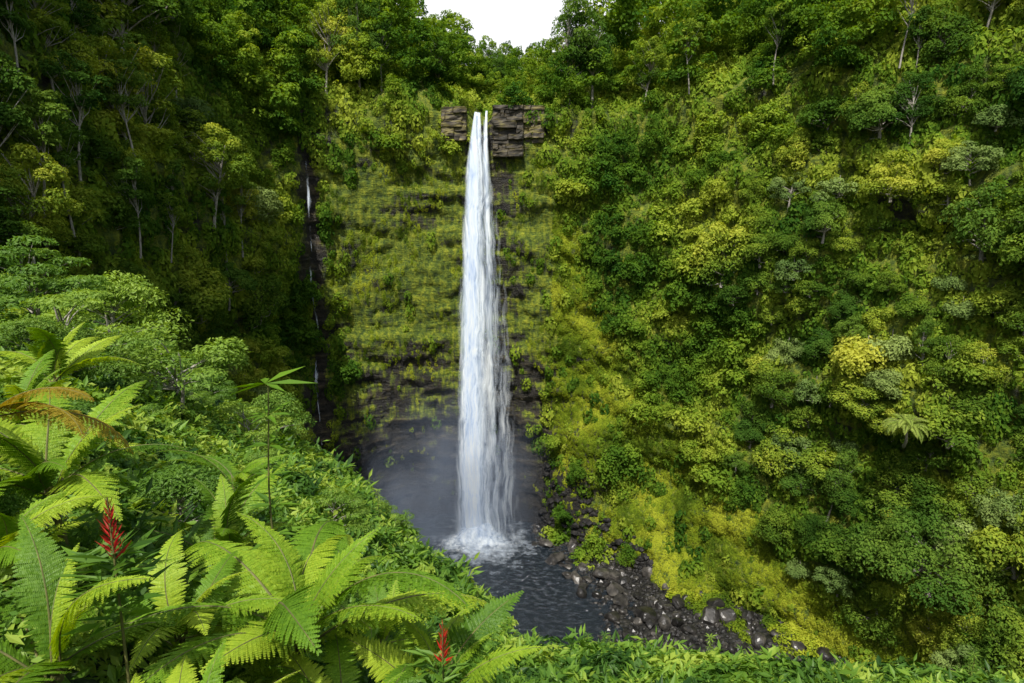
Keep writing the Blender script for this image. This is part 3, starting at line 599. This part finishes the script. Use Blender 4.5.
# ---------------------------------------------------------------- near slope
EX=[-90,-56,-46,-27,-13,-3,3,8,25,60]; EY=[95,76,70,60,45,30,21,17,14,10]
def nearz(x,y):
    ye=np.interp(x,EX,EY); sp=np.log1p(np.exp(np.clip((y-ye)/2.5,-20,30)))*2.5
    p=np.stack([x,y,0*x],-1)
    return 97-.5*y-np.where(x<0,.55,.0)*x-1.4*sp+fbm(p*.15,3,60)*1.2*sm(np.hypot(x,y),4,14)+fbm(p*.8,2,61)*.12-.9*sm(x,-9,-3)*sm(y,7,14)-.35*sm(x,2,8)
gx,gy=np.meshgrid(np.linspace(-85,60,260),np.linspace(-15,125,260),indexing='ij')
Vn=np.stack([gx,gy,nearz(gx,gy)],-1); id2=np.arange(gx.size).reshape(gx.shape); Fn=np.stack([id2[:-1,:-1],id2[1:,:-1],id2[1:,1:],id2[:-1,1:]],-1).reshape(-1,4)
add_obj('grassy_slope',mesh_from('grassy_slope',Vn.reshape(-1,3),Fn,[M_soil],smooth=True),kind='structure')
nz1=lambda x,y: float(nearz(np.array([float(x)]),np.array([float(y)]))[0])
def near_pts(n,y0,y1,power=1.0,over=6):
    out_=[]
    while len(out_)<n:
        y=y0+(y1-y0)*rng.random()**power; x=rng.uniform(-.95*y-1,.95*y+1)
        if y>np.interp(x,EX,EY)+over: continue
        z=nz1(x,y)
        if not inview(np.array([x,y,z+.5]),60,120)[2]: continue
        out_.append((x,y,z))
    return np.array(out_)
PN=[puff_leaves(np.zeros(3),1.,220,.17,.5,.8,np.random.default_rng(200+s),.4,.5) for s in range(4)]
PM=[puff_leaves(np.zeros(3),1.,160,.16,.5,.8,np.random.default_rng(220+s),.45,.5) for s in range(4)]
def tuft(seed,n=46):
    rg=np.random.default_rng(seed); an=rg.random(n)*6.28; el=rg.uniform(-.1,1.0,n); dv=np.stack([np.cos(an)*np.cos(el),np.sin(an)*np.cos(el),np.sin(el)],1); L=rg.uniform(.16,.3,n)
    st=rg.normal(size=(n,3))*np.array([.25,.25,.3])+np.array([0,0,.35])
    return leafq(st+dv*L[:,None],dv,np.array([0,0,1.])+rg.normal(size=(n,3))*.4,L,L*.3),np.clip(.6+rg.normal(size=n)*.15,0,1)
PU=[tuft(240+s) for s in range(4)]
up=lambda n: np.tile([0,0,1.],(n,1))
Pa=near_pts(1500,2.2,18,1.0); Qa,Ta=scatter(Pa,up(len(Pa)),(.18+.36*rng.random(len(Pa))**1.8)*np.clip(Pa[:,1]/8,.8,1.5),PN,1.,tint_amp=.7)
Pb=near_pts(2700,12,82,1.15); Qb,Tb=scatter(Pb,up(len(Pb)),(.4+1.2*rng.random(len(Pb))**1.8)*np.clip(Pb[:,1]/35,.55,1.3),PM,1.,tint_amp=.7)
Pc=near_pts(700,5,60,1.2); Qc,Tc=scatter(Pc+[0,0,.15],up(len(Pc)),rng.uniform(.6,1.3,len(Pc))*np.clip(Pc[:,1]/25,.5,1.4),PU,3.,tint_amp=.5)
add_obj('undergrowth',quads_mesh('undergrowth',np.concatenate([Qa,Qb,Qc]),np.concatenate([Ta,Tb,Tc]),[M_near]),kind='stuff',label='tangled bright green undergrowth covering the slope',category='undergrowth')
def frond(L,npairs,th0,th1,W,mpin,seed,mat,fine=True):
    rg=np.random.default_rng(seed); n=60; u=np.linspace(0,1,n); th=np.radians(th0+(th1-th0)*u**1.3)
    ds=L/(n-1); x=np.concatenate([[0],np.cumsum(np.cos(th[:-1])*ds)]); z=np.concatenate([[0],np.cumsum(np.sin(th[:-1])*ds)]); y=.05*L*np.sin(u*3+seed)
    path=np.stack([x,y,z],1); tg=norm(np.gradient(path,axis=0)); Qs=[];Ts=[]
    for ui in np.linspace(.1,.99,npairs):
        p=np.array([np.interp(ui,u,path[:,k]) for k in range(3)]); t=norm(np.array([np.interp(ui,u,tg[:,k]) for k in range(3)])[None])[0]
        nn=norm(np.cross(t,np.array([0,1,0]))[None])[0]; nn=nn if nn[2]>0 else -nn
        sh=(ui/.4)**.8 if ui<.4 else (1-((ui-.4)/.62)**1.5); l=W*max(sh,.03)*(.88+.24*rg.random())
        for sd in(-1,1):
            dirv=norm((np.array([0,sd,0])*1.0+t*(.38+.5*ui**3)-nn*.16+rg.normal(size=3)*.06)[None])[0]
            if fine:
                mm_=max(4,int(mpin*l/W+2)); vv=(np.arange(mm_)+.5)/mm_
                pos0=p+dirv*l*vv[:,None]-np.array([0,0,1])*(l*.2*vv**2)[:,None]
                pl=(L/npairs*.52)*(1-vv**2.2*.85)*min(1,.4+l/W)
                for s2 in(-1,1):
                    sidev=norm((t*s2+dirv*.4)[None])[0]
                    c=pos0+sidev*pl[:,None]*.72
                    Qs.append(leafq(c,np.tile(sidev,(mm_,1)),np.tile(nn,(mm_,1))+rg.normal(size=(mm_,3))*.16,pl,np.full(mm_,l/mm_*.74),.1)); Ts.append(.28+.3*ui+.25*vv+rg.normal(size=mm_)*.12)
            else:
                c=(p+dirv*l*.5-np.array([0,0,l*.06]))[None]; Qs.append(leafq(c,dirv[None],nn[None]+rg.normal(size=(1,3))*.1,np.array([l*.52]),np.array([L/npairs*.42]),.1)); Ts.append(np.array([.45+.3*ui+rg.normal()*.12]))
    Q=np.concatenate(Qs); T=np.clip(np.concatenate(Ts),0,1)
    pp=path[::3]; V,Fr=tube(pp,(.011*L/1.6)*(1-.8*np.linspace(0,1,len(pp))),5 if fine else 3)
    return Q,T,V,Fr
def frond_mesh(Q,T,V,Fr,mat):
    nq=len(Q); VV=np.concatenate([Q.reshape(-1,3),V]); FF=np.concatenate([np.arange(nq*4).reshape(nq,4),Fr+nq*4])
    return mesh_from('frond',VV,FF,[mat,M_stem],np.concatenate([np.zeros(nq),np.ones(len(Fr))]),False,np.concatenate([T,np.full(len(Fr),.5)]))
HF=[frond_mesh(*frond(1.75,40,66,-18,.29,15,1,M_fern),M_fern),frond_mesh(*frond(1.95,44,52,-24,.30,15,2,M_fern),M_fern),frond_mesh(*frond(1.6,38,80,10,.26,14,3,M_fern),M_fern),frond_mesh(*frond(1.75,40,38,-38,.28,15,4,M_fern),M_fern),frond_mesh(*frond(1.65,40,64,-36,.27,15,6,M_fern),M_fern)]
BF=frond_mesh(*frond(1.25,30,40,-45,.27,13,5,M_brownfrond),M_brownfrond)
def tree_fern(x,y,zc,nf,scale,seed,label,brown=0):
    rg=np.random.default_rng(seed); zg=nz1(x,y)
    e=add_obj('tree_fern',None); e.location=(x,y,min(zg,zc-.15)); e['label']=label; e['category']='fern'; e['group']='tree ferns on the slope'; e.empty_display_size=.2
    h=zc-e.location.z
    zz=np.linspace(-.2,h,8); V,Fr=tube(np.stack([.02*np.sin(zz*5),.02*np.cos(zz*4),zz],1),np.full(8,.04)*(1+.15*np.sin(np.arange(8)*2.3)),7)
    add_obj('trunk',mesh_from('trunk',V,Fr,[M_stem],smooth=True),e)
    a0=rg.random()*6.28
    for k_ in range(nf):
        mesh=HF[rg.integers(5)] if k_>=brown else BF
        o=add_obj('frond',mesh,e); o.location=(0,0,h)
        az=a0+k_*2*math.pi/nf+rg.normal()*.2
        sc=scale
        if k_<brown: az=-.35+k_*.35; sc=.9
        o.rotation_euler=Euler((rg.normal()*.25,rg.normal()*.2,az),'XYZ'); s=sc*rg.uniform(.75,1.2); o.scale=(s,s*rg.uniform(.9,1.1),s)
    return e
GL='lush tree fern with overlapping feathery fronds'
HERO=[(-2.0,5.3,96.15,15,1.15,1,'large bright green tree fern with arching lacy fronds'),
(-4.8,6.2,97.3,13,1.0,2,'shaded tree fern with long arching fronds'),
(-3.2,3.9,96.95,12,.68,3,'bright green tree fern spreading over dense undergrowth'),
(-2.0,3.4,96.4,11,.55,4,GL),
(-.72,5.4,95.25,13,.8,5,'tree fern growing beside a red ginger flower'),
(-1.3,4.5,95.75,12,.62,6,GL),(-3.7,7.4,95.8,12,.85,7,GL),(-6.8,8.4,97.2,11,.85,8,GL),(-1.9,8.2,94.1,11,.7,11,GL),
(-4.85,5.6,98.3,6,.4,9,'tree fern with one withered orange brown frond'),(-5.6,12,94.8,11,.85,15,GL),(-3.0,10.5,93.5,10,.8,16,GL),(-4.4,4.9,97.15,11,.65,17,GL),(-2.9,4.9,96.5,11,.65,18,GL),(-8.6,11.5,97.2,10,.85,19,GL),(-.1,6.6,94.0,10,.6,20,GL)]
for h in HERO: tree_fern(h[0],h[1],h[2],*h[3:6],h[6],brown=3 if h[5]==9 else 0)
FL=[]
for s in range(4):
    Qs=[];Ts=[]; rg=np.random.default_rng(300+s); nf=9
    for k_ in range(nf):
        Q,T,V,Fr=frond(1.1,22,rg.uniform(40,75),rg.uniform(-35,0),.25,1,s*20+k_,M_fern,False); a=k_*6.283/nf+rg.normal()*.2; R=np.array([[math.cos(a),-math.sin(a),0],[math.sin(a),math.cos(a),0],[0,0,1]])*rg.uniform(.8,1.15)
        Qs.append(Q@R.T);Ts.append(T)
    FL.append(quads_mesh('fern',np.concatenate(Qs),np.concatenate(Ts),[M_fern]))
pf=list(near_pts(215,5.0,48,1.1,1))
for q in range(65):
    x=np.interp(rng.random(),[0,.6,1],[-20,-2,9]); y=np.interp(x,EX,EY)*rng.uniform(.8,1.02); pf.append((x,y,nz1(x,y)+.3))
for x,y,z in pf:
    if x>0 and rng.random()<.5: continue
    o=add_obj('fern',FL[rng.integers(4)]); s=rng.uniform(.4,.8)*(.8 if y<12 else (.95 if y<22 else 1.4))*(.65 if x>0 else 1); o.location=(x,y,z+.25); o.scale=(s,s,s); o.rotation_euler=(rng.normal()*.2,rng.normal()*.2,rng.random()*6.28)
    o['label']='green fern growing among dense undergrowth on the slope'; o['category']='fern'; o['group']='ferns on the slope'
M_bush=leafmat('slope_tree_foliage',[(0.0,(.03,.09,.013)),(.5,(.11,.22,.026)),(1,(.29,.42,.055))],trans=.4,gloss=.03)
def small_tree(seed,style):
    rg=np.random.default_rng(seed); parts=[];Qs=[];Ts=[]; H=5.
    hz=np.linspace(0,1,6); tp=np.stack([.2*np.sin(hz*3+seed),.2*np.cos(hz*2+seed),hz*H*.75],1); tp[:,:2]-=tp[0,:2]; parts.append(tube(tp,.1*(1-.7*hz)))
    for b in range(26 if style=='layer' else 20):
        an=rg.random()*6.28;q=math.sqrt(rg.random())
        c=np.array([math.cos(an)*2.4*q,math.sin(an)*2.4*q,H*((.88-.25*q*q-.45*rg.random()) if style=='layer' else (.25+.65*math.sqrt(1-.85*q*q)*(.6+.4*rg.random())))])
        base=np.array([0,0,c[2]*.75]); parts.append(tube([base,(base+c)/2+[0,0,.1],c],[.04,.025,.01],4))
        q_,t_=puff_leaves(c,rg.uniform(.6,1.0),280,.095,.9,.32 if style=='layer' else .75,rg,.4,.25+.45*rg.random()); Qs.append(q_);Ts.append(t_)
    V,Fc=join_vf(parts); return mesh_from('trunk',V,Fc,[M_bark],smooth=True),quads_mesh('crown',np.concatenate(Qs),np.concatenate(Ts),[M_bush])
SM=[small_tree(1,'layer'),small_tree(2,'round'),small_tree(3,'round'),small_tree(4,'layer')]
def put_small(k_,x,y,ztop,s,label):
    e=add_obj('small_tree',None); z=nz1(x,y); e.location=(x,y,z-.2); hs=(ztop-z)/5. if ztop else s; e.scale=(s,s,hs); e.rotation_euler=(0,0,x*2.1)
    e['label']=label; e['category']='tree'; e['group']='small trees on the slope'
    add_obj('trunk',SM[k_][0],e); add_obj('crown',SM[k_][1],e)
put_small(0,-14.5,20,98.9,.85,'feathery light green tree with layered leaf sprays')
put_small(3,-18.5,24,100.5,1.0,'feathery light green tree with layered leaf sprays')
put_small(1,-13.8,25,96.6,1.15,'round leafy green tree standing on the slope')
put_small(2,-20,31,98.2,1.1,'round leafy green tree standing on the slope')
put_small(1,-8.2,10.5,97.6,.42,'low leafy shrub beside tree ferns'); put_small(2,-5.2,9.2,96.6,.38,'low leafy shrub beside tree ferns')
put_small(2,-4.7,5.15,98.0,.17,'low leafy shrub beside tree ferns'); put_small(1,-5.3,5.6,98.1,.2,'low leafy shrub beside tree ferns')
for q in range(52):
    y=rng.uniform(16,72); xx=np.interp(y,[16,24,28,45,60,70,76],[-3,-3,-5,-16,-30,-50,-59])-14*rng.random()
    put_small(rng.integers(4),xx,y,None,rng.uniform(.26,.5) if y<28 else rng.uniform(.35,.8),'leafy green shrub tree on the near slope edge')
def sapling(x,y,ztop,label,seed,dens=7,big=1.):
    rg=np.random.default_rng(seed); z=nz1(x,y); h=ztop-z
    e=add_obj('sapling',None); e.location=(x,y,z); e['label']=label; e['category']='sapling'; e['group']='slender saplings on the slope'
    zz=np.linspace(0,h,9); pth=np.stack([.03*np.sin(zz*2+seed),.03*np.cos(zz*1.6),zz],1); V,Fr=tube(pth,.018*(1-.6*zz/h),5); add_obj('stem',mesh_from('stem',V,Fr,[M_stem],smooth=True),e)
    c=[];a=[];L=[]
    for lev in np.linspace(.45,1,dens):
        for k_ in range(7):
            an=k_*.9+lev*9+rg.random()*.3; l=big*rg.uniform(.1,.19)*(1.25 if lev>.95 else .8)*min(1.6,h/2.5); dv=np.array([math.cos(an),math.sin(an),rg.uniform(-.25,.35)])
            c.append(np.array([.0,0,lev*h])+dv*l); a.append(dv);L.append(l)
    c=np.array(c);a=np.array(a);L=np.array(L); Q=leafq(c,a,up(len(c))+rg.normal(size=c.shape)*.2,L,L*.2)
    add_obj('leaves',quads_mesh('leaves',Q,np.clip(.7+rg.normal(size=len(L))*.2,0,1),[M_fern if big>1 else M_bush]),e)
sapling(-2.8,6.9,98.3,'slender young tree with a whorled leafy top',1,6,1.1)
sapling(-7.2,31,83.8,'slender young tree with a whorled leafy top',2)
for q in range(48):
    t_=rng.random(); x=np.interp(t_,[0,.35,.6,1],[-16,-3,3,12])+rng.normal()*.8; y=np.interp(x,EX,EY)*rng.uniform(.75,.98); z=nz1(x,y)
    sapling(x,y,z+rng.uniform(.9,1.9)*max(.7,y/25),'spindly green sapling rising above the undergrowth',10+q,9)
def ginger(x,y,zt,s,seed):
    rg=np.random.default_rng(seed); z=nz1(x,y); h=zt-z
    e=add_obj('red_ginger_plant',None); e.location=(x,y,z); e['label']='ginger plant with a spiky red flower above green leaves'; e['category']='flower'; e['group']='red ginger plants'
    zz=np.linspace(0,h,8); V,Fr=tube(np.stack([0*zz,0*zz,zz],1),.012*(1-.5*zz/h),5); add_obj('stem',mesh_from('stem',V,Fr,[M_stem],smooth=True),e)
    c=[];a=[];L=[]
    for k_ in range(50):
        f=k_/50; an=k_*2.4+rg.normal()*.3; l=s*(.085-.045*f)*rg.uniform(.6,1.35); dv=norm(np.array([math.cos(an),math.sin(an),.95+1.5*f+rg.normal()*.25])[None])[0]; c.append([0,0,h-s*.54+s*.5*f]+dv*l); a.append(dv); L.append(l)
    c=np.array(c);a=np.array(a);L=np.array(L)
    add_obj('flower_spike',quads_mesh('flower_spike',leafq(c,a,np.cross(a,[0,0,1.])+rg.normal(size=c.shape)*.7,L,L*.13),rg.random(len(L)),[M_red]),e)
    c=[];a=[];L=[]
    for st in range(11):
        bx=rg.normal(size=2)*.12*s
        for k_ in range(9):
            an=st*.7+(k_%2)*math.pi+rg.normal()*.3; l=rg.uniform(.13,.2)*s; hh=h-s*.46-rg.random()*.65*s; dv=norm(np.array([math.cos(an),math.sin(an),.35])[None])[0]; c.append(np.array([bx[0],bx[1],hh])+dv*l);a.append(dv);L.append(l)
    c=np.array(c);a=np.array(a);L=np.array(L)
    add_obj('leaves',quads_mesh('leaves',leafq(c,a,up(len(c))+rg.normal(size=c.shape)*.35,L,L*.17,.25),np.clip(.4+rg.normal(size=len(L))*.2,0,1),[M_near]),e)
ginger(-2.75,4.0,98.22,.85,1); ginger(-.48,3.9,97.34,.6,2)
# drooping palm on the wall
e=add_obj('palm_tree',None); e.location=(80.5,122.5,58.3); e['label']='palm with drooping fronds clinging to the forested slope'; e['category']='palm'; e['group']='palms on the slope'
q,n=sheet_near((85,130,54)); bq=q-np.array([80.5,122.5,58.3])
V,Fr=tube([bq-n*.5,bq*.6+np.array([0,0,-1.]),[0,-.2,-.5],[0,0,2]],[.35,.33,.28,.22],7); add_obj('trunk',mesh_from('trunk',V,Fr,[M_bark],smooth=True),e)
M_palm=leafmat('palm_foliage',[(0,(.14,.24,.04)),(1,(.38,.46,.1))],trans=.3)
pm=frond_mesh(*frond(6.2,44,58,-88,1.2,1,9,M_palm,False),M_palm)
for k_ in range(26):
    o=add_obj('frond',pm,e); o.location=(0,0,2); o.rotation_euler=(rng.normal()*.1,rng.normal()*.3,k_*.242)
